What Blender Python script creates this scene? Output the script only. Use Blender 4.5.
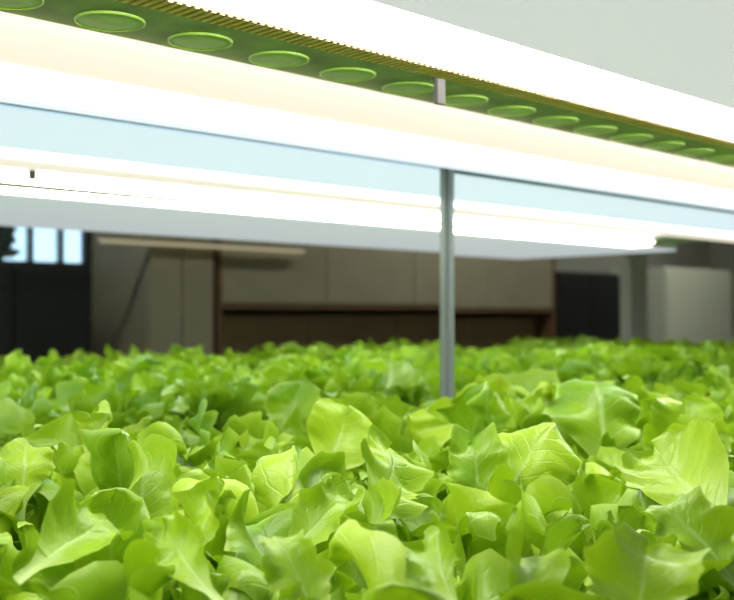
import bpy, bmesh, math, random
from mathutils import Vector, Matrix, Euler

R2 = math.sqrt(0.5)
S = bpy.context.scene
C = S.collection
for o in list(bpy.data.objects):
    bpy.data.objects.remove(o)

# ------------------------------------------------------------------ camera
# x runs along the rack, y across it towards the mirror wall, z up; the camera leans into the tier
ZC = 1.25                       # camera height above the floor
F = 1033.0                      # focal length in pixels of a 734 x 600 frame
HZ = 310.0                      # row of the horizon
cam = bpy.data.cameras.new('camera')
cam_o = bpy.data.objects.new('camera', cam)
C.objects.link(cam_o)
cam.sensor_width = 36.0
cam.lens = 36.0 * F / 734.0
cam.shift_y = (HZ - 300.0) / 734.0
cam.clip_start = 0.02
cam_o.location = (0, 0, ZC)
cam_o.rotation_euler = (math.radians(90), 0, math.radians(-45))
cam.dof.use_dof = True
cam.dof.focus_distance = 0.70
cam.dof.aperture_fstop = 9.5
S.camera = cam_o

# ------------------------------------------------------------------ world, exposure
w = bpy.data.worlds.new('world')
S.world = w
w.use_nodes = True
bg = w.node_tree.nodes['Background']
bg.inputs[0].default_value = (0.68, 0.86, 1.0, 1)
bg.inputs[1].default_value = 1.9
S.view_settings.view_transform = 'Standard'
S.view_settings.look = 'None'
S.view_settings.gamma = 1.0
S.view_settings.use_curve_mapping = False
S.view_settings.exposure = 0.0

TUBE1 = 15.0     # emission of the front batten
TUBE2 = 1.02     # warm batten
TUBE3 = 3.4     # cool batten
SHELF_GLOW = 0.56     # glow added to the grey shelf underside over the front half

# ------------------------------------------------------------------ helpers
def nodes(name):
    m = bpy.data.materials.new(name)
    m.use_nodes = True
    nt = m.node_tree
    return m, nt, nt.nodes['Principled BSDF']

def mat(name, col, rough=0.5, metal=0.0, noise=0.0, scale=20.0, bump=0.0, spec=0.5, stretch=(1, 1, 1)):
    m, nt, p = nodes(name)
    p.inputs['Base Color'].default_value = (*col, 1)
    p.inputs['Roughness'].default_value = rough
    p.inputs['Metallic'].default_value = metal
    p.inputs['Specular IOR Level'].default_value = spec
    if noise or bump:
        tc = nt.nodes.new('ShaderNodeTexCoord')
        mp = nt.nodes.new('ShaderNodeMapping')
        mp.inputs['Scale'].default_value = stretch
        n = nt.nodes.new('ShaderNodeTexNoise')
        n.inputs['Scale'].default_value = scale
        n.inputs['Detail'].default_value = 4
        nt.links.new(tc.outputs['Object'], mp.inputs[0])
        nt.links.new(mp.outputs[0], n.inputs['Vector'])
        if noise:
            mx = nt.nodes.new('ShaderNodeMix')
            mx.data_type = 'RGBA'
            mx.inputs['A'].default_value = (*[max(0, c * (1 - noise)) for c in col], 1)
            mx.inputs['B'].default_value = (*[min(1, c * (1 + noise)) for c in col], 1)
            nt.links.new(n.outputs['Fac'], mx.inputs['Factor'])
            nt.links.new(mx.outputs['Result'], p.inputs['Base Color'])
        if bump:
            b = nt.nodes.new('ShaderNodeBump')
            b.inputs['Strength'].default_value = bump
            b.inputs['Distance'].default_value = 0.01
            nt.links.new(n.outputs['Fac'], b.inputs['Height'])
            nt.links.new(b.outputs[0], p.inputs['Normal'])
    return m

def emit(name, col, strength):
    m, nt, p = nodes(name)
    p.inputs['Base Color'].default_value = (0.15, 0.15, 0.15, 1)
    p.inputs['Roughness'].default_value = 0.4
    p.inputs['Emission Color'].default_value = (*col, 1)
    p.inputs['Emission Strength'].default_value = strength
    return m

def link(name, me, m=None, parent=None, loc=None):
    o = bpy.data.objects.new(name, me)
    C.objects.link(o)
    if m is not None and me is not None and not me.materials:
        me.materials.append(m)
    if parent:
        o.parent = parent
    if loc:
        o.location = loc
    return o

def from_bm(name, bm, m, parent=None, smooth=False, loc=None):
    bmesh.ops.recalc_face_normals(bm, faces=bm.faces)
    me = bpy.data.meshes.new(name)
    bm.to_mesh(me)
    bm.free()
    if smooth:
        for p in me.polygons:
            p.use_smooth = True
    return link(name, me, m, parent, loc)

def add_box(bm, x0, x1, y0, y1, z0, z1, bevel=0.0):
    r = bmesh.ops.create_cube(bm, size=1.0)
    vs = r['verts']
    for v in vs:
        v.co = Vector(((x0 + x1) / 2 + v.co.x * (x1 - x0), (y0 + y1) / 2 + v.co.y * (y1 - y0), (z0 + z1) / 2 + v.co.z * (z1 - z0)))
    if bevel:
        es = list({e for v in vs for e in v.link_edges})
        bmesh.ops.bevel(bm, geom=es, offset=bevel, segments=2, affect='EDGES', profile=0.5)

def box(name, m, x0, x1, y0, y1, z0, z1, parent=None, bevel=0.0):
    """box in world axes; with a parent the numbers are relative to the parent's origin"""
    bm = bmesh.new()
    cx, cy, cz = (x0 + x1) / 2, (y0 + y1) / 2, z0
    add_box(bm, x0 - cx, x1 - cx, y0 - cy, y1 - cy, 0, z1 - z0, bevel)
    return from_bm(name, bm, m, parent, loc=(cx, cy, cz))

def prism(name, m, prof, x0, x1, parent=None, smooth=False, closed=True, caps=True):
    """profile of (y, z) points extruded along x"""
    bm = bmesh.new()
    a = [bm.verts.new((x0, y, z)) for y, z in prof]
    b = [bm.verts.new((x1, y, z)) for y, z in prof]
    n = len(prof)
    for i in range(n if closed else n - 1):
        j = (i + 1) % n
        bm.faces.new((a[i], a[j], b[j], b[i]))
    if caps and closed:
        bm.faces.new(a[::-1])
        bm.faces.new(b)
    return from_bm(name, bm, m, parent, smooth)

def lathe_mesh(name, prof, n=32, m=None):
    bm = bmesh.new()
    rings = []
    for r, z in prof:
        if r < 1e-6:
            rings.append([bm.verts.new((0, 0, z))])
        else:
            rings.append([bm.verts.new((r * math.cos(2 * math.pi * k / n), r * math.sin(2 * math.pi * k / n), z)) for k in range(n)])
    for A, B in zip(rings, rings[1:]):
        for k in range(n):
            q = (k + 1) % n
            if len(A) == 1:
                bm.faces.new((A[0], B[k], B[q]))
            elif len(B) == 1:
                bm.faces.new((A[k], A[q], B[0]))
            else:
                bm.faces.new((A[k], A[q], B[q], B[k]))
    bmesh.ops.recalc_face_normals(bm, faces=bm.faces)
    me = bpy.data.meshes.new(name)
    bm.to_mesh(me)
    bm.free()
    for p in me.polygons:
        p.use_smooth = True
    if m:
        me.materials.append(m)
    return me

def tag(o, label, cat, group=None):
    o['label'] = label
    o['category'] = cat
    if group:
        o['group'] = group
    return o

def thing(name, label, cat, loc=(0, 0, 0), group=None):
    o = bpy.data.objects.new(name, None)
    C.objects.link(o)
    o.location = loc
    o.empty_display_size = 0.05
    return tag(o, label, cat, group)

def struct(o):
    o['kind'] = 'structure'
    return o

def pix(x, y, v):
    """point on the plane at distance v across the rack that the pixel (x, y) looks at"""
    r = (x - 367.0) / F
    d = v / (R2 * (1 - r))
    return Vector((R2 * d * (1 + r), v, ZC + (HZ - y) / F * d))

# ------------------------------------------------------------------ materials
M = {}
M['shelf'] = mat('shelf_white', (0.80, 0.80, 0.86), 0.45, noise=0.03, scale=3)
M['back_panel'] = mat('back_panel_blue_white', (0.66, 0.84, 0.95), 0.5, noise=0.03, scale=3)
M['tube1'] = emit('led_neutral', (1.0, 0.97, 0.90), TUBE1)
M['tube2'] = emit('led_warm', (1.0, 0.84, 0.70), TUBE2)
M['tube3'] = emit('led_cool', (0.86, 0.94, 1.0), TUBE3)
M['shelf_glow'] = emit('shelf_glow_cool', (0.95, 0.95, 1.04), SHELF_GLOW)  # glow put on the shelf underside, brightens lettuce and mirror band too
M['shelf_glow'].node_tree.nodes['Principled BSDF'].inputs['Base Color'].default_value = (0.42, 0.42, 0.46, 1)
M['added_glow'] = emit('added_glow_blue', (0.82, 0.91, 1.0), 0.97)  # made-up glowing strip that brightens the pale blue band in the mirror
M['housing'] = mat('housing_white', (0.82, 0.82, 0.80), 0.4, noise=0.03)
M['alu'] = mat('aluminium', (0.55, 0.57, 0.55), 0.35, metal=0.9, noise=0.1, scale=60, stretch=(1, 1, 0.05))
M['rib'] = mat('bronze_rail', (0.85, 0.62, 0.42), 0.9, noise=0.1, spec=0.0)
M['rib_dark'] = mat('rail_groove', (0.34, 0.21, 0.12), 0.9, spec=0.0)
M['tray'] = mat('green_tray', (0.13, 0.23, 0.02), 0.6, noise=0.75, scale=30, bump=0.1)
M['cup'] = mat('green_cup', (0.26, 0.47, 0.06), 0.5, noise=0.35, scale=45)
M['cup_rim'] = mat('green_cup_rim', (0.34, 0.55, 0.10), 0.3)
M['mirror'] = mat('mirror_glass', (0.86, 0.94, 0.93), 0.012, metal=1.0)
M['seal'] = mat('teal_seal', (0.03, 0.20, 0.23), 0.5)
M['post'] = mat('post_grey', (0.23, 0.27, 0.26), 0.42, metal=0.3, noise=0.12, scale=40, stretch=(1, 1, 0.05))
M['post_lip'] = mat('post_lip', (0.34, 0.37, 0.33), 0.4, metal=0.4)
M['plate'] = mat('reflection_grey', (0.22, 0.21, 0.22), 0.6)  # grey of the plate that imitates the reflected post
M['wall'] = mat('wall_paint', (0.36, 0.35, 0.30), 0.8, noise=0.06, scale=4, bump=0.05)
M['floor'] = mat('floor_grey', (0.20, 0.20, 0.18), 0.6, noise=0.15, scale=6)
M['ceiling'] = mat('ceiling_paint', (0.5, 0.5, 0.48), 0.8, noise=0.04)
M['taupe'] = mat('taupe_board', (0.36, 0.32, 0.22), 0.7, noise=0.12, scale=9)
M['brown'] = mat('brown_wood', (0.17, 0.10, 0.045), 0.6, noise=0.3, scale=12, stretch=(0.2, 1, 3))
M['midbrown'] = mat('mid_brown_wood', (0.38, 0.26, 0.13), 0.6, noise=0.25, scale=12, stretch=(0.2, 1, 3))
M['black'] = mat('black_laminate', (0.012, 0.013, 0.012), 0.5, noise=0.3, scale=8)
M['steel'] = mat('brushed_steel', (0.74, 0.76, 0.68), 0.42, metal=0.35, noise=0.1, scale=40, stretch=(1, 1, 0.05))
M['pale'] = mat('pale_green_grey', (0.80, 0.83, 0.68), 0.5, noise=0.05, scale=5)
M['bed'] = mat('bed_tray', (0.10, 0.13, 0.06), 0.6, noise=0.3, scale=10)
M['sponge'] = mat('grow_sponge', (0.16, 0.14, 0.07), 0.9, noise=0.3, scale=60)
M['frame'] = mat('window_frame_dark', (0.03, 0.03, 0.03), 0.5)
M['bush'] = mat('bush_dark', (0.02, 0.04, 0.015), 0.8, noise=0.4, scale=15)

def glass_mat():
    m, nt, p = nodes('window_glass')
    nt.nodes.remove(p)
    out = nt.nodes['Material Output']
    t = nt.nodes.new('ShaderNodeBsdfTransparent')
    t.inputs[0].default_value = (0.9, 0.96, 0.98, 1)
    g = nt.nodes.new('ShaderNodeBsdfGlossy')
    g.inputs['Roughness'].default_value = 0.02
    f = nt.nodes.new('ShaderNodeFresnel')
    mx = nt.nodes.new('ShaderNodeMixShader')
    nt.links.new(f.outputs[0], mx.inputs[0])
    nt.links.new(t.outputs[0], mx.inputs[1])
    nt.links.new(g.outputs[0], mx.inputs[2])
    nt.links.new(mx.outputs[0], out.inputs[0])
    return m
M['glass'] = glass_mat()

def leaf_mat():
    m, nt, p = nodes('lettuce_leaf')
    N, L = nt.nodes, nt.links
    out = N['Material Output']
    uv = N.new('ShaderNodeUVMap')
    sep = N.new('ShaderNodeSeparateXYZ')
    L.new(uv.outputs[0], sep.inputs[0])
    oi = N.new('ShaderNodeObjectInfo')
    tc = N.new('ShaderNodeTexCoord')

    def math_(op, a, b=None, c=None):
        n = N.new('ShaderNodeMath')
        n.operation = op
        for i, q in enumerate((a, b, c)):
            if q is None:
                continue
            if isinstance(q, (int, float)):
                n.inputs[i].default_value = q
            else:
                L.new(q, n.inputs[i])
        return n.outputs[0]

    def ramp(fac, e0, e1, a=0.0, b=1.0):
        n = N.new('ShaderNodeMapRange')
        n.interpolation_type = 'SMOOTHSTEP'
        n.inputs[1].default_value = e0
        n.inputs[2].default_value = e1
        n.inputs[3].default_value = a
        n.inputs[4].default_value = b
        L.new(fac, n.inputs[0])
        return n.outputs[0]

    def mix(f, a, b):
        n = N.new('ShaderNodeMix')
        n.data_type = 'RGBA'
        if isinstance(f, (int, float)):
            n.inputs['Factor'].default_value = f
        else:
            L.new(f, n.inputs['Factor'])
        for k, q in (('A', a), ('B', b)):
            if isinstance(q, tuple):
                n.inputs[k].default_value = (*q, 1)
            else:
                L.new(q, n.inputs[k])
        return n.outputs['Result']

    at = math_('ABSOLUTE', math_('SUBTRACT', math_('MULTIPLY', sep.outputs[0], 2.0), 1.0))   # 0 at the midrib, 1 at the margin
    s = sep.outputs[1]
    n1 = N.new('ShaderNodeTexNoise')
    n1.inputs['Scale'].default_value = 55
    n1.inputs['Detail'].default_value = 5
    L.new(tc.outputs['Object'], n1.inputs['Vector'])
    n2 = N.new('ShaderNodeTexNoise')
    n2.inputs['Scale'].default_value = 14
    n2.inputs['Detail'].default_value = 2
    L.new(tc.outputs['Object'], n2.inputs['Vector'])
    # side veins: slanted away from the midrib, wavering with the noise
    q = math_('ADD', math_('MULTIPLY', math_('SUBTRACT', s, math_('MULTIPLY', at, 0.26)), 9.0), math_('MULTIPLY', n2.outputs['Fac'], 1.2))
    fr = math_('ABSOLUTE', math_('SUBTRACT', math_('FRACT', q), 0.5))
    side = math_('MULTIPLY', ramp(fr, 0.0, 0.09, 1, 0), ramp(at, 0.55, 0.95, 1, 0))
    mid = ramp(math_('ADD', at, math_('MULTIPLY', s, 0.05)), 0.03, 0.12, 1, 0)
    vo = N.new('ShaderNodeTexVoronoi')
    vo.feature = 'DISTANCE_TO_EDGE'
    vo.inputs['Scale'].default_value = 150
    L.new(tc.outputs['Object'], vo.inputs['Vector'])
    net = ramp(vo.outputs['Distance'], 0.0, 0.12, 1, 0)
    rnd = oi.outputs['Random']
    base = mix(rnd, (0.12, 0.28, 0.006), (0.36, 0.54, 0.016))
    base = mix(ramp(n2.outputs['Fac'], 0.35, 0.7, 0.0, 0.55), base, (0.40, 0.57, 0.024))
    base = mix(math_('MULTIPLY', ramp(at, 0.80, 1.0), 0.45), base, (0.48, 0.64, 0.09))
    base = mix(ramp(s, 0.0, 0.42, 0.85, 0.0), base, (0.52, 0.66, 0.24))
    base = mix(math_('MULTIPLY', net, 0.05), base, (0.40, 0.62, 0.12))
    base = mix(math_('MULTIPLY', side, 0.16), base, (0.52, 0.70, 0.20))
    base = mix(math_('MULTIPLY', mid, ramp(s, 0.35, 0.95, 0.55, 0.10)), base, (0.58, 0.72, 0.28))
    L.new(base, p.inputs['Base Color'])
    p.inputs['Roughness'].default_value = 0.36
    p.inputs['Specular IOR Level'].default_value = 0.5
    h = math_('ADD', math_('ADD', math_('MULTIPLY', n1.outputs['Fac'], 0.6), math_('MULTIPLY', net, -0.10)), math_('ADD', math_('MULTIPLY', side, -0.5), math_('MULTIPLY', mid, -0.7)))
    b = N.new('ShaderNodeBump')
    b.inputs['Strength'].default_value = 0.28
    b.inputs['Distance'].default_value = 0.003
    L.new(h, b.inputs['Height'])
    L.new(b.outputs[0], p.inputs['Normal'])
    tr = N.new('ShaderNodeBsdfTranslucent')
    L.new(mix(0.65, base, (0.50, 0.82, 0.010)), tr.inputs[0])
    L.new(b.outputs[0], tr.inputs['Normal'])
    mx = N.new('ShaderNodeMixShader')
    mx.inputs[0].default_value = 0.22
    L.new(p.outputs[0], mx.inputs[1])
    L.new(tr.outputs[0], mx.inputs[2])
    L.new(mx.outputs[0], out.inputs[0])
    return m
M['leaf'] = leaf_mat()

# ------------------------------------------------------------------ the room
X0, X1 = -2.5, 9.0
YM = 1.03                        # mirror face
YF = -2.45                       # wall opposite the mirror
HR = 2.75
def wall_with_hole():
    bm = bmesh.new()
    hx0, hx1, hz0, hz1 = WX0, WX1, WZ0, WZ1
    for a, b, c, d in ((X0, hx0, 0, HR), (hx1, X1, 0, HR), (hx0, hx1, 0, hz0), (hx0, hx1, hz1, HR)):
        add_box(bm, a, b, YF - 0.15, YF, c, d)
    return bm
WX0, WX1, WZ0, WZ1 = 1.7, 2.64, ZC + 0.20, ZC + 1.0
struct(box('floor', M['floor'], X0, X1, YF, YM + 0.06, -0.1, 0))
struct(box('ceiling', M['ceiling'], X0, X1, YF, YM + 0.06, HR, HR + 0.1))
struct(box('wall_back', M['wall'], X0, X1, YM + 0.06, YM + 0.2, 0, HR))
struct(from_bm('wall_front', wall_with_hole(), M['wall']))
struct(box('wall_left', M['wall'], X0 - 0.12, X0, YF - 0.15, YM + 0.2, 0, HR))
struct(box('wall_right', M['wall'], X1, X1 + 0.12, YF - 0.15, YM + 0.2, 0, HR))
# window in the opposite wall, seen only in the mirror
win = bpy.data.objects.new('window_1', None)
C.objects.link(win)
win.location = (WX0, YF - 0.1, WZ0)
struct(win)
W_, H_ = WX1 - WX0, WZ1 - WZ0
for i in range(2):
    box('frame_stile', M['frame'], i * (W_ - 0.03), i * (W_ - 0.03) + 0.03, 0.0, 0.05, 0, H_, win)
    box('frame_rail', M['frame'], 0.03, W_ - 0.03, 0.0, 0.05, i * (H_ - 0.03), i * (H_ - 0.03) + 0.03, win)
nb = 6
for i in range(1, nb):
    box('glazing_bar', M['frame'], i * W_ / nb - 0.011, i * W_ / nb + 0.011, 0.005, 0.045, 0.03, H_ - 0.03, win)
for i in range(nb):
    a = i * W_ / nb + (0.03 if i == 0 else 0.011)
    b = (i + 1) * W_ / nb - (0.03 if i == nb - 1 else 0.011)
    box('pane', M['glass'], a, b, 0.020, 0.026, 0.03, H_ - 0.03, win)

def shrub(x, y, h, seed, label):
    g = random.Random(seed)
    t = thing('shrub', label, 'shrub', (x, y, 0))
    prof = [(0, 0), (0.03, 0), (0.02, h * 0.5), (0.008, h * 0.9), (0, h * 0.9)]
    link('trunk', lathe_mesh('trunk', prof, 8, M['bush']), None, t)
    bm = bmesh.new()
    for i in range(420):
        z = h * g.uniform(0.1, 1.0)
        r = 0.24 * (1.05 - z / h) ** 0.6 * g.uniform(0.2, 1.0)
        a = g.uniform(0, 6.28)
        c = Vector((r * math.cos(a), r * math.sin(a), z))
        e = Euler((g.uniform(0, 6), g.uniform(0, 6), g.uniform(0, 6))).to_matrix()
        q = [bm.verts.new(c + e @ Vector(p)) for p in ((-0.03, 0, 0), (0, -0.05, 0.01), (0.03, 0, 0), (0, 0.05, 0.01))]
        bm.faces.new(q)
    from_bm('foliage', bm, M['bush'], t)
shrub(1.95, YF - 0.55, ZC + 0.36, 1, 'dark shrub outside the window, the lower one')
shrub(2.42, YF - 0.60, ZC + 0.48, 2, 'dark shrub outside the window, the taller one')

# ------------------------------------------------------------------ rack: mirrors, posts, upper tier
ZT = ZC + 0.217                  # underside of the upper tier
ZL = ZC + 0.190                  # lowest line of the battens
RX0, RX1 = -0.75, 3.98           # ends of the rack
YR0 = -0.17                      # open front of the rack
BEDZ = ZC - 0.275                # top of the lower tray
SEAM = 1.203                     # where the two mirror panes meet

def mirror(name, x0, x1, label, rx=0.0):
    t = thing(name, label, 'mirror', (x0, YM, BEDZ - 0.09))
    h = ZT + 0.015 - BEDZ + 0.09
    bm = bmesh.new()
    add_box(bm, 0, x1 - x0, 0, 0.006, 0, h)
    from_bm('pane', bm, M['mirror'], t)
    box('backing_board', M['wall'], 0, x1 - x0, 0.0065, 0.03, 0, h, t)
    t.rotation_euler = (rx, 0, 0)
    return t, h
mirror('mirror_panel', RX0, SEAM - 0.001, 'mirrored back panel of the rack reflecting the dark windowed side of the room')
m2, hh = mirror('mirror_panel', SEAM + 0.001, RX1, 'mirrored back panel with a dark teal seal, reflecting the ends of the lights', rx=-0.0034)
box('top_seal', M['seal'], 0, RX1 - SEAM, -0.004, 0.0, hh - 0.0205, hh - 0.0155, m2)

post = thing('seam_post', 'slim grey metal post covering the seam between the two mirrors', 'post', (SEAM, YM, BEDZ - 0.09))
ph = ZT - BEDZ + 0.09
bm = bmesh.new()
add_box(bm, -0.0060, 0.0060, -0.010, 0.0, 0, ph, 0.0015)
from_bm('post_body', bm, M['post'], post)
for s in (-1, 1):
    box('post_flange', M['post_lip'], s * 0.0082 - 0.0022, s * 0.0082 + 0.0022, -0.004, 0.0, 0, ph, post)

# upper tier: grey shelf underside with an added glow, green tray strip with cups, blue-white back panel
lp = thing('glowing_shelf', 'broad pale grey shelf underside with an added glow over the front of the bed', 'light', ((RX0 + 3.0) / 2, YR0, ZL))
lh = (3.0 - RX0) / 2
box('diffuser', M['shelf_glow'], -lh + 0.004, lh - 0.004, 0.004, 0.617, 0.0, 0.006, lp)  # shelf underside set to glow, no real diffuser here
box('back_plate', M['housing'], -lh + 0.004, lh - 0.004, 0.004, 0.617, 0.0065, 0.045, lp)
for q in (0.0,):
    box('edge_trim', M['housing'], -lh, lh, q, q + 0.004, -0.0005, 0.045, lp)
for q in (-lh, lh - 0.004):
    box('edge_trim', M['housing'], q, q + 0.004, 0.004, 0.617, -0.0005, 0.045, lp)
tag(box('mounting_panel', M['shelf'], RX0, 3.0, 0.4475, 0.5985, ZT, ZT + 0.018), 'white mounting panel above the light with the ribbed rail', 'panel')
tag(box('reflector_panel', M['back_panel'], RX0, 3.0, 0.7565, YM - 0.011, ZT, ZT + 0.018), 'pale blue panel along the top of the mirrors', 'panel')
tray = thing('cup_tray', 'dark green underside of a planting tray with a row of round cups', 'tray', (0, 0, ZT))
box('tray_base', M['tray'], RX0, 3.0, 0.60, 0.755, 0.0, 0.02, tray)
cup_me = lathe_mesh('cup', [(0, -0.0012), (0.016, -0.0014), (0.0225, -0.001), (0.0248, 0.0)], 36, M['cup'])
rim_me = lathe_mesh('cup_rim', [(0.0246, 0.0), (0.0248, -0.0016), (0.0253, -0.0020), (0.0259, -0.0016), (0.0262, 0.0)], 36, M['cup_rim'])
k = 0
x = 0.329 - 0.0825 * 2
while x < 2.95:
    c = link('cup', cup_me, None, tray, (x, 0.684, 0.0))
    link('cup_rim', rim_me, None, c)
    x += 0.0825

def arc(y0, y1, zb, zt, n=18, pw=1.0):
    """lower half of an ellipse between y0 and y1, from zt down to zb"""
    c, r = (y0 + y1) / 2, (y1 - y0) / 2
    return [(c - r * math.cos(math.pi * i / n), zt - (zt - zb) * math.sin(math.pi * i / n) ** pw) for i in range(n + 1)]

def batten(label, y0, y1, mt, x0, x1, ribs=False, zb=0.0, pw=0.9):
    t = thing('led_batten', label, 'light', (x0, 0, ZL))
    L_ = x1 - x0
    top = ZT - ZL
    zm = top - 0.002
    prism('diffuser', mt, arc(y0 + 0.001, y1 - 0.001, zb, zm, 24, pw), 0.012, L_ - 0.012, t, smooth=False)
    box('housing', M['housing'], 0.0, L_, y0 + 0.006, y1 - 0.006, zm, top, t)
    for a in (0.0, L_ - 0.012):
        prism('end_cap', M['housing'], arc(y0, y1, zb - 0.0006, zm, 24, pw), a, a + 0.012, t)
    if ribs:
        box('ribbed_rail', M['rib_dark'], 0.0, L_, y1 + 0.0005, y1 + 0.0235, 0.0005, 0.005, t)
        bm = bmesh.new()
        px = 0.0
        while px < L_ - 0.004:
            add_box(bm, px, px + 0.0034, y1 + 0.0010, y1 + 0.0230, -0.0003, 0.002)
            px += 0.0066
        q = from_bm('rail_ribs', bm, M['rib'], t)
        q['kind'] = 'stuff'
    return t
batten('neutral white LED batten with a bronze ribbed rail along its edge', 0.449, 0.534, M['tube1'], RX0 + 0.05, 2.72, ribs=True, pw=0.02, zb=0.0)
batten('warm cream LED batten next to the green cups', 0.712, 0.790, M['tube2'], RX0 + 0.05, 2.84)
cb = batten('cool bluish white LED batten next to the mirrors', 0.791, 0.897, M['tube3'], RX0 + 0.05, 2.84, pw=0.6)
L3 = 2.84 - RX0 - 0.05
prism('added_glow', M['added_glow'], [(0.890, 0.0022), (1.016, 0.0235), (1.016, 0.0255), (0.8985, 0.0255)], 0.0, L3, cb)  # added glowing slope between batten and mirror, not a real lens
hg = thing('reflection_plate', 'small grey clip standing in for a reflection of the post, between the ribbed light and the cream light', 'plate', (0.7285, 0.634, ZC + 0.1915))  # plate added where the tray would show the seam post reflected
bm = bmesh.new()
add_box(bm, -0.0055, 0.0055, -0.004, 0.002, 0, ZT - ZC - 0.1915, 0.001)
from_bm('plate_body', bm, M['plate'], hg)
bm = bmesh.new()
add_box(bm, -0.0055, 0.0055, -0.012, 0.002, ZT - ZC - 0.1915 - 0.002, ZT - ZC - 0.1915)
from_bm('plate_foot', bm, M['plate'], hg)

# lower tray and the frame that carries both tiers
bed = thing('grow_bed', 'dark shallow growing tray under the lettuce', 'tray', ((RX0 + 3.7) / 2, (YR0 + YM) / 2, BEDZ - 0.09))
hx, hy = (3.72 - RX0) / 2, (YM - 0.012 - YR0) / 2
box('tray_deck', M['bed'], -hx, hx, -hy + 0.008, hy - 0.008, 0.06, 0.088, bed)
for s in (-1, 1):
    box('tray_wall', M['bed'], -hx, hx, s * (hy - 0.004) - 0.004, s * (hy - 0.004) + 0.004, 0, 0.11, bed)
    box('tray_end', M['bed'], s * (hx - 0.004) - 0.004, s * (hx - 0.004) + 0.004, -hy + 0.008, hy - 0.008, 0, 0.11, bed)
rack = thing('rack_frame', 'brushed steel rack frame with a broad end column', 'rack', (0, 0, 0))
for a, b in ((RX0 - 0.06, RX0 - 0.01), (3.76, 3.90)):
    box('column', M['steel'], a, b, YR0 - 0.05, YR0, 0, 2.2, rack, 0.004)
    box('column', M['steel'], a, b, YM - 0.06, YM - 0.012, 0, 2.2, rack, 0.004)
for z in (BEDZ - 0.13, ZT + 0.021):
    for y in (YR0 - 0.03, YM - 0.05):
        box('beam', M['steel'], RX0 - 0.01, 3.76, y, y + 0.03, z, z + 0.035, rack)
for z in (BEDZ - 0.13,):
    for q in range(8):
        xx = RX0 + 0.3 + q * 0.55
        box('cross_bar', M['steel'], xx, xx + 0.03, YR0, YM - 0.05, z + 0.005, z + 0.04, rack)

# ------------------------------------------------------------------ the room opposite, seen in the mirror
VM = 2 * YM
def mpix(x, y, yw):
    """point of the plane y = yw (in front of the rack) whose mirror image falls on pixel (x, y)"""
    p = pix(x, y, VM - yw)
    return p.x, p.z
def mx_(x, yw):
    return mpix(x, 300, yw)[0]

def cabinet(name, label, cat, m, xa, xb, yw, depth, ztop, doors=1, handle=M['alu'], dm=None):
    a, b = mx_(xa, yw), mx_(xb, yw)
    t = thing(name, label, cat, ((a + b) / 2, yw - depth / 2, 0))
    h = (b - a) / 2
    box('cabinet_body', m, -h, h, -depth / 2, depth / 2 - 0.02, 0.0, ztop, t, 0.004)
    wd = 2 * h / doors
    for i in range(doors):
        d = box('door', dm or m, -h + i * wd + 0.004, -h + (i + 1) * wd - 0.004, depth / 2 - 0.0195, depth / 2, 0.06, ztop - 0.02, t, 0.003)
        xh = (wd / 2 - 0.05) * (1 if i % 2 == 0 else -1)
        box('handle', handle, xh - 0.008, xh + 0.008, 0.010, 0.035, 0.8, 0.98, d, 0.002)
    return t

YA = -1.9
# dark cabinets below the window
cabinet('storage_cabinet', 'black storage cabinet standing under the window', 'cabinet', M['black'], -75, 93, YF + 0.47, 0.45, ZC + 0.19, 2, M['frame'])
# tall taupe locker
cabinet('tall_locker', 'tall taupe locker beside the window', 'locker', M['taupe'], 150, 214, YA + 0.02, 0.5, 2.0, 2)
# shelving: taupe boards above, dark gap, brown boards below
def shelving(label, xa, xb, yw, zsplit_hi, zsplit_lo, ndiv):
    a, b = mx_(xa, yw), mx_(xb, yw)
    t = thing('wooden_shelving', label, 'shelving', ((a + b) / 2, yw - 0.22, 0))
    h = (b - a) / 2
    box('back_board', M['brown'], -h, h, -0.22, -0.20, 0, 2.0, t)
    for s in (-1, 1):
        box('side_board', M['brown'], s * (h - 0.012) - 0.012, s * (h - 0.012) + 0.012, -0.20, 0.22, 0, 2.0, t)
    wd = (2 * h - 0.048) / ndiv
    for i in range(ndiv):
        x0 = -h + 0.024 + i * wd
        box('upper_panel', M['taupe'], x0 + 0.004, x0 + wd - 0.004, 0.19, 0.215, zsplit_hi, 1.97, t)
        box('lower_panel', M['midbrown'], x0 + 0.004, x0 + wd - 0.004, 0.05, 0.07, 0.05, zsplit_lo, t)
    box('shelf_board', M['brown'], -h + 0.024, h - 0.024, -0.20, 0.21, zsplit_hi - 0.03, zsplit_hi - 0.002, t)
    return t
shelving('wooden shelving with taupe upper panels and brown lower panels', 218, 556, YA, ZC + 0.035, ZC - 0.03, 4)
cabinet('file_cabinet', 'black two door cabinet beside the wooden shelving', 'cabinet', M['black'], 559, 621, YA, 0.45, ZC + 0.28, 2)
cabinet('cold_store', 'pale grey green upright refrigerator beyond the black cabinet', 'refrigerator', M['pale'], 668, 732, YA + 0.02, 0.5, ZC + 0.35, 1, M['steel'])
# a dim batten in front of the locker
a, za = mpix(96, 240, YA + 0.045)
b, zb = mpix(306, 256, YA + 0.045)
t = thing('wall_batten_light', 'thin dim amber batten light in front of the taupe locker', 'light', (a, YA + 0.045, za))
box('diffuser', emit('amber_tube', (1.0, 0.80, 0.50), 0.42), 0.02, b - a - 0.02, -0.009, 0.009, -0.009, 0.006, t)
box('housing', M['taupe'], 0, b - a, -0.012, 0.012, 0.0065, 0.02, t)

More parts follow.
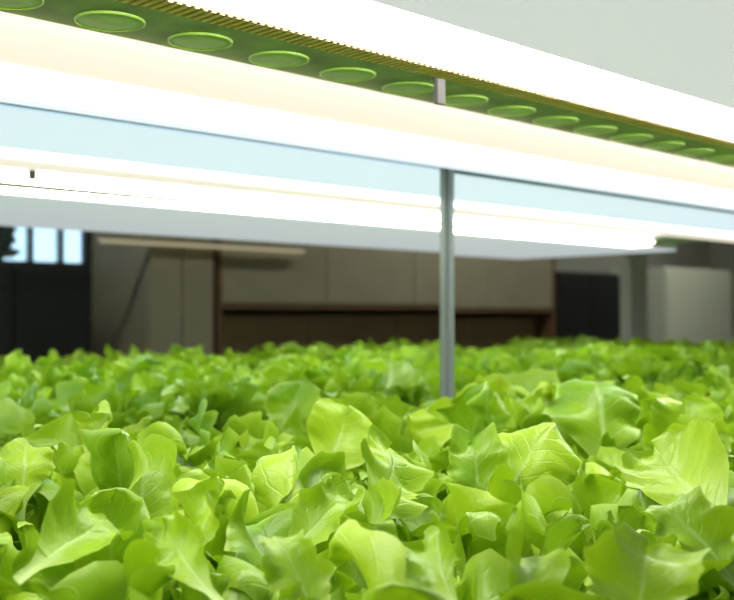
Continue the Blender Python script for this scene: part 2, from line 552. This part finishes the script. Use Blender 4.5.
# unseen lamps added at the ceiling to light the closed room
for i, xx in enumerate((1.5, 4.5, 7.0)):
    t = thing('aisle_fill_light', ('added white fill light over the aisle by the window', 'added white fill light over the aisle by the wooden shelving', 'added white fill light over the aisle by the refrigerator')[i], 'light', (xx, -1.1, HR - 0.05), 'added fill lights over the aisle')
    box('frame', M['housing'], -0.6, 0.6, -0.1, 0.1, 0.01, 0.05, t)
    box('diffuser', emit('aisle_fill', (1.0, 0.95, 0.85), 26.0), -0.58, 0.58, -0.08, 0.08, 0.0, 0.0095, t)

# ------------------------------------------------------------------ lettuce
def leaf_mesh(seed, length, width, b0, b1, cup, ruffle, lobes, lob_amp, tip=0.0, twist=0.0, ns=30, nt=18):
    """one lettuce leaf: grows up from the origin and bends towards +y; cup < 0 rolls the margins back"""
    rg = random.Random(seed)
    p1, p2, p3, p4 = [rg.uniform(0, 6.28) for _ in range(4)]
    k1, k2 = rg.uniform(1.6, 2.6), rg.uniform(3.2, 5.0)
    sb = rg.uniform(-0.13, 0.13)
    verts, faces, uvs = [], [], []
    y = z = 0.0
    pts = []
    for i in range(ns + 1):
        s = 1 - (1 - i / ns) ** 1.35
        a = b0 + (b1 - b0) * s ** 1.4 + tip * max(0, s - 0.7) * 3.3
        pts.append((s, y, z, a))
        ds = (1 - (1 - (i + 1) / ns) ** 1.35 - s) if i < ns else 0
        y += math.sin(a) * length * ds
        z += math.cos(a) * length * ds
    sm = lambda e0, e1, v: (lambda q: q * q * (3 - 2 * q))(min(1, max(0, (v - e0) / (e1 - e0))))
    for s, y, z, a in pts:
        for j in range(nt + 1):
            t = -1 + 2 * j / nt
            side = 1 if t > 0 else -1
            ws = 0.13 + 0.87 * sm(0.12, 0.58, s)
            if s > 0.66:
                q = (s - 0.66) / 0.34
                ws *= max(0.0, 1 - q ** 2.8) ** 0.5
            lob = 1 + lob_amp * sm(0.25, 0.5, s) * (math.sin(lobes * 6.28 * s + (p1 if side > 0 else p2)) + 0.5 * math.sin(lobes * 2.3 * 6.28 * s + p3 * side) + 0.36 * math.sin(lobes * 5.1 * 6.28 * s + p4 * side))
            hw = 0.5 * width * ws * lob
            # roll across the blade as an arc
            al = cup * (0.35 + 0.65 * sm(0.2, 0.8, s)) + 1e-3
            xx = hw * math.sin(t * al) / al
            nz = hw * (1 - math.cos(t * al)) / al
            m_ = abs(t) ** 1.6 * sm(0.2, 0.55, s)
            nz += ruffle * m_ * (math.sin(k1 * 6.28 * s + (p3 if side > 0 else p4)) + 0.55 * math.sin(k2 * 6.28 * s + (p4 if side > 0 else p1)) + 0.30 * abs(t) * math.sin(k2 * 2.2 * 6.28 * s + p2 * side))
            nz += ruffle * 0.5 * sm(0.5, 1.0, s) * math.sin(t * 3.0 + p2)
            nz += 0.05 * width * sm(0.3, 0.6, s) * math.sin(s * 9 + p3) * math.cos(t * 3.5 + p4)
            xx += sb * length * s * s
            # inward normal of the centre line (towards the axis of the head)
            ny, nzz = -math.cos(a), math.sin(a)
            # margins fall back along the leaf near the tip (heart-like end)
            back = -0.10 * length * sm(0.75, 1.0, s) * (1 - abs(math.sin(t * 1.5 + p1 * 0.1))) * 0.6
            vy, vz = math.sin(a), math.cos(a)
            tw = twist * s
            X = xx * math.cos(tw) - nz * math.sin(tw)
            Nn = xx * math.sin(tw) + nz * math.cos(tw)
            verts.append((X, y + ny * Nn + vy * back, z + nzz * Nn + vz * back))
            uvs.append((j / nt, s))
    for i in range(ns):
        for j in range(nt):
            q = i * (nt + 1) + j
            faces.append((q, q + 1, q + nt + 2, q + nt + 1))
    me = bpy.data.meshes.new('leaf')
    me.from_pydata(verts, [], faces)
    ul = me.uv_layers.new(name='UVMap')
    for lp in me.loops:
        ul.data[lp.index].uv = uvs[lp.vertex_index]
    for p in me.polygons:
        p.use_smooth = True
    me.materials.append(M['leaf'])
    return me

rg = random.Random(11)
OUTER, MIDL, INNER = [], [], []
for i in range(12):
    OUTER.append(leaf_mesh(100 + i, rg.uniform(0.145, 0.175), rg.uniform(0.062, 0.090), rg.uniform(0.2, 0.5), rg.uniform(1.1, 1.9), rg.choice((-1.5, -0.9, 0.6, 1.1, 1.6)), rg.uniform(0.008, 0.015), rg.uniform(2.0, 3.2), rg.uniform(0.14, 0.26), rg.uniform(-1.2, 1.0), rg.uniform(-0.8, 0.8)))
for i in range(14):
    MIDL.append(leaf_mesh(200 + i, rg.uniform(0.140, 0.175), rg.uniform(0.055, 0.082), rg.uniform(0.05, 0.25), rg.uniform(0.4, 1.2), rg.choice((-1.6, -1.0, 0.8, 1.3, 1.9)), rg.uniform(0.007, 0.014), rg.uniform(2.0, 3.4), rg.uniform(0.12, 0.26), rg.uniform(-1.2, 1.6), rg.uniform(-0.9, 0.9)))
for i in range(10):
    INNER.append(leaf_mesh(300 + i, rg.uniform(0.095, 0.145), rg.uniform(0.040, 0.068), rg.uniform(0.0, 0.12), rg.uniform(0.2, 0.8), rg.choice((0.9, 1.4, 2.0)), rg.uniform(0.006, 0.012), rg.uniform(2.0, 3.5), rg.uniform(0.14, 0.30), rg.uniform(-0.6, 1.5), rg.uniform(-1.0, 1.0)))

FRILL = [leaf_mesh(400 + i, rg.uniform(0.11, 0.155), rg.uniform(0.030, 0.055), rg.uniform(0.0, 0.15), rg.uniform(0.3, 1.2), rg.choice((-1.8, 1.6, 2.3)), rg.uniform(0.005, 0.010), rg.uniform(1.5, 2.5), rg.uniform(0.2, 0.35), rg.uniform(-2.0, 2.0), rg.uniform(-1.5, 1.5), ns=22, nt=12) for i in range(10)]

stem_me = lathe_mesh('stem', [(0, -0.004), (0.014, -0.004), (0.013, 0.01), (0.009, 0.028), (0, 0.03)], 12, mat('stem_pale', (0.45, 0.58, 0.22), 0.5, noise=0.1))
sponge_me = None

def head_layout(seed):
    """leaves of one head: (mesh, matrix)"""
    g = random.Random(seed)
    out = []
    n = g.randint(20, 24)
    az = g.uniform(0, 6.28)
    for i in range(n):
        az += 2.39996 + g.uniform(-0.35, 0.35)
        f = i / (n - 1)
        lib = OUTER if f < 0.32 else (MIDL if f < 0.74 else INNER)
        me = g.choice(lib)
        sc = g.uniform(0.85, 1.1)
        r = 0.016 * (1 - f) + 0.002
        tilt = g.uniform(-0.15, 0.18)
        mt = Matrix.Rotation(az, 4, 'Z') @ Matrix.Translation((0, r, 0.004 + 0.018 * f)) @ Matrix.Rotation(-tilt, 4, 'X') @ Matrix.Rotation(g.uniform(-0.2, 0.2), 4, 'Y') @ Matrix.Scale(sc, 4)
        out.append((me, mt))
    for i in range(12):
        a = g.uniform(0, 6.28)
        mt = Matrix.Rotation(a, 4, 'Z') @ Matrix.Translation((0, g.uniform(0.0, 0.03), 0.01)) @ Matrix.Rotation(-g.uniform(-0.1, 0.45), 4, 'X') @ Matrix.Rotation(g.uniform(-0.5, 0.5), 4, 'Y') @ Matrix.Scale(g.uniform(0.8, 1.15), 4)
        out.append((g.choice(FRILL), mt))
    return out

def proj(x, y, z):
    d = R2 * (x + y)
    X = R2 * (x - y)
    if d < 0.05:
        return None
    return 367 + F * X / d, HZ - F * (z - ZC) / d, d

def in_view(x, y):
    p = proj(x, y, ZC - 0.12)
    if p is None:
        return False
    m_ = F * 0.16 / p[2]
    return -m_ < p[0] < 734 + m_ and p[1] - m_ < 640

# joined versions for the heads that only the mirror shows
JOINED = []
for v in range(4):
    bm = bmesh.new()
    for me, mt in head_layout(900 + v):
        n0 = len(bm.verts)
        bm.from_mesh(me)
        bm.verts.ensure_lookup_table()
        for q in bm.verts[n0:]:
            q.co = mt @ q.co
    me = bpy.data.meshes.new('lettuce_far')
    bm.to_mesh(me)
    bm.free()
    for p in me.polygons:
        p.use_smooth = True
    me.materials.append(M['leaf'])
    JOINED.append(me)

# leaves that stand out of the canopy: pixel and size give direction and width, the depth follows from the canopy height
# (px, py, width px, height of the canopy below the eye, yaw, lean, roll, cup, ruffle, lobe amplitude, bend, tip curl, length to width)
HERO = [
    (347, 432, 74, 0.110, 0.0, 0.25, 0.50, 0.7, 0.002, 0.03, 0.2, 0.0, 1.05),
    (287, 412, 56, 0.112, -0.1, 0.10, -0.10, 0.6, 0.004, 0.14, 0.2, 0.2, 1.6),
    (472, 455, 62, 0.115, 0.2, 0.15, -0.10, 0.9, 0.005, 0.06, 0.3, 1.0, 1.3),
    (532, 455, 86, 0.118, -0.6, 0.20, 0.40, -0.9, 0.007, 0.14, 0.6, 0.8, 1.3),
    (600, 414, 104, 0.108, 0.1, -0.1, 0.05, -0.7, 0.010, 0.10, 1.3, 1.8, 1.15),
    (668, 466, 108, 0.110, 0.1, 0.95, -0.50, 1.2, 0.005, 0.06, 0.6, -0.5, 1.2),
    (692, 432, 84, 0.108, -0.2, 0.10, 0.20, 0.7, 0.006, 0.08, 0.2, 0.3, 1.2),
    (140, 472, 72, 0.112, 0.8, 0.10, 0.15, 1.8, 0.005, 0.04, 0.4, 1.5, 1.4),
    (200, 515, 54, 0.118, -0.7, 0.35, -0.35, 1.1, 0.005, 0.12, 0.5, -0.6, 1.4),
    (398, 474, 80, 0.112, 0.2, 0.75, 0.75, 0.5, 0.006, 0.22, 0.4, 0.3, 1.4),
    (640, 575, 104, 0.122, -0.2, 0.35, 0.15, 1.1, 0.005, 0.18, 0.4, 0.8, 1.3),
    (298, 568, 56, 0.124, 0.4, 0.40, -0.20, 0.9, 0.004, 0.18, 0.5, 0.5, 1.2),
    (22, 462, 58, 0.112, 0.5, 0.10, 0.10, -1.0, 0.005, 0.08, 0.9, 1.3, 1.3),
    (92, 528, 84, 0.116, -0.3, 1.05, 0.60, 1.6, 0.006, 0.12, 0.7, 0.9, 1.4),
    (165, 548, 60, 0.120, 0.5, 1.10, -0.60, 1.5, 0.006, 0.16, 0.5, -0.8, 1.4),
    (430, 548, 66, 0.118, -0.2, 0.90, -0.80, 1.7, 0.006, 0.20, 0.6, 0.5, 1.5),
    (528, 578, 60, 0.124, 0.3, 0.40, 0.20, 1.0, 0.005, 0.20, 0.4, 0.6, 1.2),
    (690, 520, 74, 0.118, 0.4, 0.55, -0.30, 1.0, 0.007, 0.20, 0.6, 0.6, 1.3),
    (100, 425, 40, 0.100, -0.6, 0.20, -0.30, 1.7, 0.005, 0.18, 0.4, -1.2, 1.6),
    (330, 505, 56, 0.117, -0.5, 0.70, 0.40, 1.3, 0.005, 0.18, 0.5, 0.4, 1.3),
]
hero_list = []
for i, (px, py, wp, hb, yaw, lean, roll, cup, ruf, lam, bend, tipc, asp) in enumerate(HERO):
    d = F * hb / (py - HZ)
    wd = wp * d / F * (1.12 if abs(cup) > 0.85 else 1.03)
    ln = max(0.075, wd * asp * 1.12)
    me = leaf_mesh(700 + i, ln, wd, 0.0, bend, cup, ruf, 1.6 + (i % 4) * 0.4, lam, tipc, 0.0, ns=36, nt=22)
    ctr = sum((v.co for v in me.vertices if True), Vector()) / len(me.vertices)
    ctr = Vector((0, ctr.y, 0.70 * max(v.co.z for v in me.vertices)))
    P = Vector((R2 * d + R2 * (px - 367) / F * d, R2 * d - R2 * (px - 367) / F * d, ZC - hb))
    rot = Matrix.Rotation(math.radians(-45) + yaw, 4, 'Z') @ Matrix.Rotation(roll, 4, 'Y') @ Matrix.Rotation(-lean, 4, 'X')
    hero_list.append((me, Matrix.Translation(P) @ rot @ Matrix.Translation(-ctr), px, py, wp, d, P))

def hides_hero(co):
    p = proj(co.x, co.y, co.z)
    if p is None:
        return False
    for _, _, px, py, wp, d, _ in hero_list:
        if p[2] < d + 0.01 and abs(p[0] - px) < 0.50 * wp and -0.45 * wp < p[1] - py < 0.32 * wp:
            return True
    return False

HEADS = []
rg = random.Random(5)
SP = 0.142
NROW = 0
while YR0 + 0.085 + NROW * SP * 0.92 < YM - 0.08:
    NROW += 1
ORD = ['first', 'second', 'third', 'fourth', 'fifth', 'sixth', 'seventh', 'eighth', 'ninth', 'tenth']
post_done = False
row = 0
y = YR0 + 0.085
while y < YM - 0.08:
    x = -0.30 + (row % 2) * SP / 2
    while x < 3.62:
        hx_, hy_ = x + rg.uniform(-0.018, 0.018), y + rg.uniform(-0.016, 0.016)
        rz, sc = rg.uniform(0, 6.28), rg.uniform(0.90, 1.12)
        sc *= 0.80 + 0.20 * min(1, max(0, (R2 * (hx_ + hy_) - 0.30) / 0.45))
        near = hx_ ** 2 + hy_ ** 2 < 0.20 ** 2
        sd = rg.randint(0, 10 ** 6)
        tilt = (rg.uniform(-0.12, 0.12), rg.uniform(-0.12, 0.12))
        if not near:
            rk = NROW - 1 - row
            lab = 'bright green loose leaf lettuce head in the ' + ('row against the mirrors' if rk == 0 else ORD[rk] + ' row from the mirrors')
            grp = 'lettuce heads, ' + ('row against the mirrors' if rk == 0 else ORD[rk] + ' row from the mirrors')
            if rk == 0 and abs(hx_ - SEAM) < SP * 0.5 and not post_done:
                lab, post_done = 'bright green loose leaf lettuce head at the foot of the seam post', True
                grp = None
            if in_view(hx_, hy_):
                t = thing('lettuce_head', lab, 'lettuce', (hx_, hy_, BEDZ + 0.0135 - 0.0135), grp)
                t.rotation_euler = (tilt[0], tilt[1], rz)
                t.scale = (sc, sc, sc)
                link('stem', stem_me, None, t)
                wm = Matrix.LocRotScale(t.location, t.rotation_euler, t.scale)
                for me, mt in head_layout(sd):
                    nv = len(me.vertices)
                    if hides_hero(wm @ (mt @ me.vertices[int(nv * 0.72)].co)) or hides_hero(wm @ (mt @ me.vertices[nv - 10].co)):
                        continue
                    o = link('leaf', me, None, t)
                    o.matrix_local = mt
                HEADS.append((t, wm))
            else:
                o = link('lettuce_head', JOINED[sd % 4], None, None, (hx_, hy_, BEDZ))
                o.rotation_euler = (0, 0, rz)
                o.scale = (sc, sc, sc)
                tag(o, lab, 'lettuce', grp)
        x += SP
    y += SP * 0.92
    row += 1
for me, mw, px, py, wp, d, P in hero_list:
    base = mw @ Vector((0, 0, 0))
    t, wm = min(HEADS, key=lambda h: (h[0].location.x - base.x) ** 2 + (h[0].location.y - base.y) ** 2)
    o = link('leaf', me, None, t)
    o.matrix_parent_inverse = wm.inverted()
    o.matrix_basis = mw
print('heads with leaves', len(HEADS), 'objects', len(bpy.data.objects))
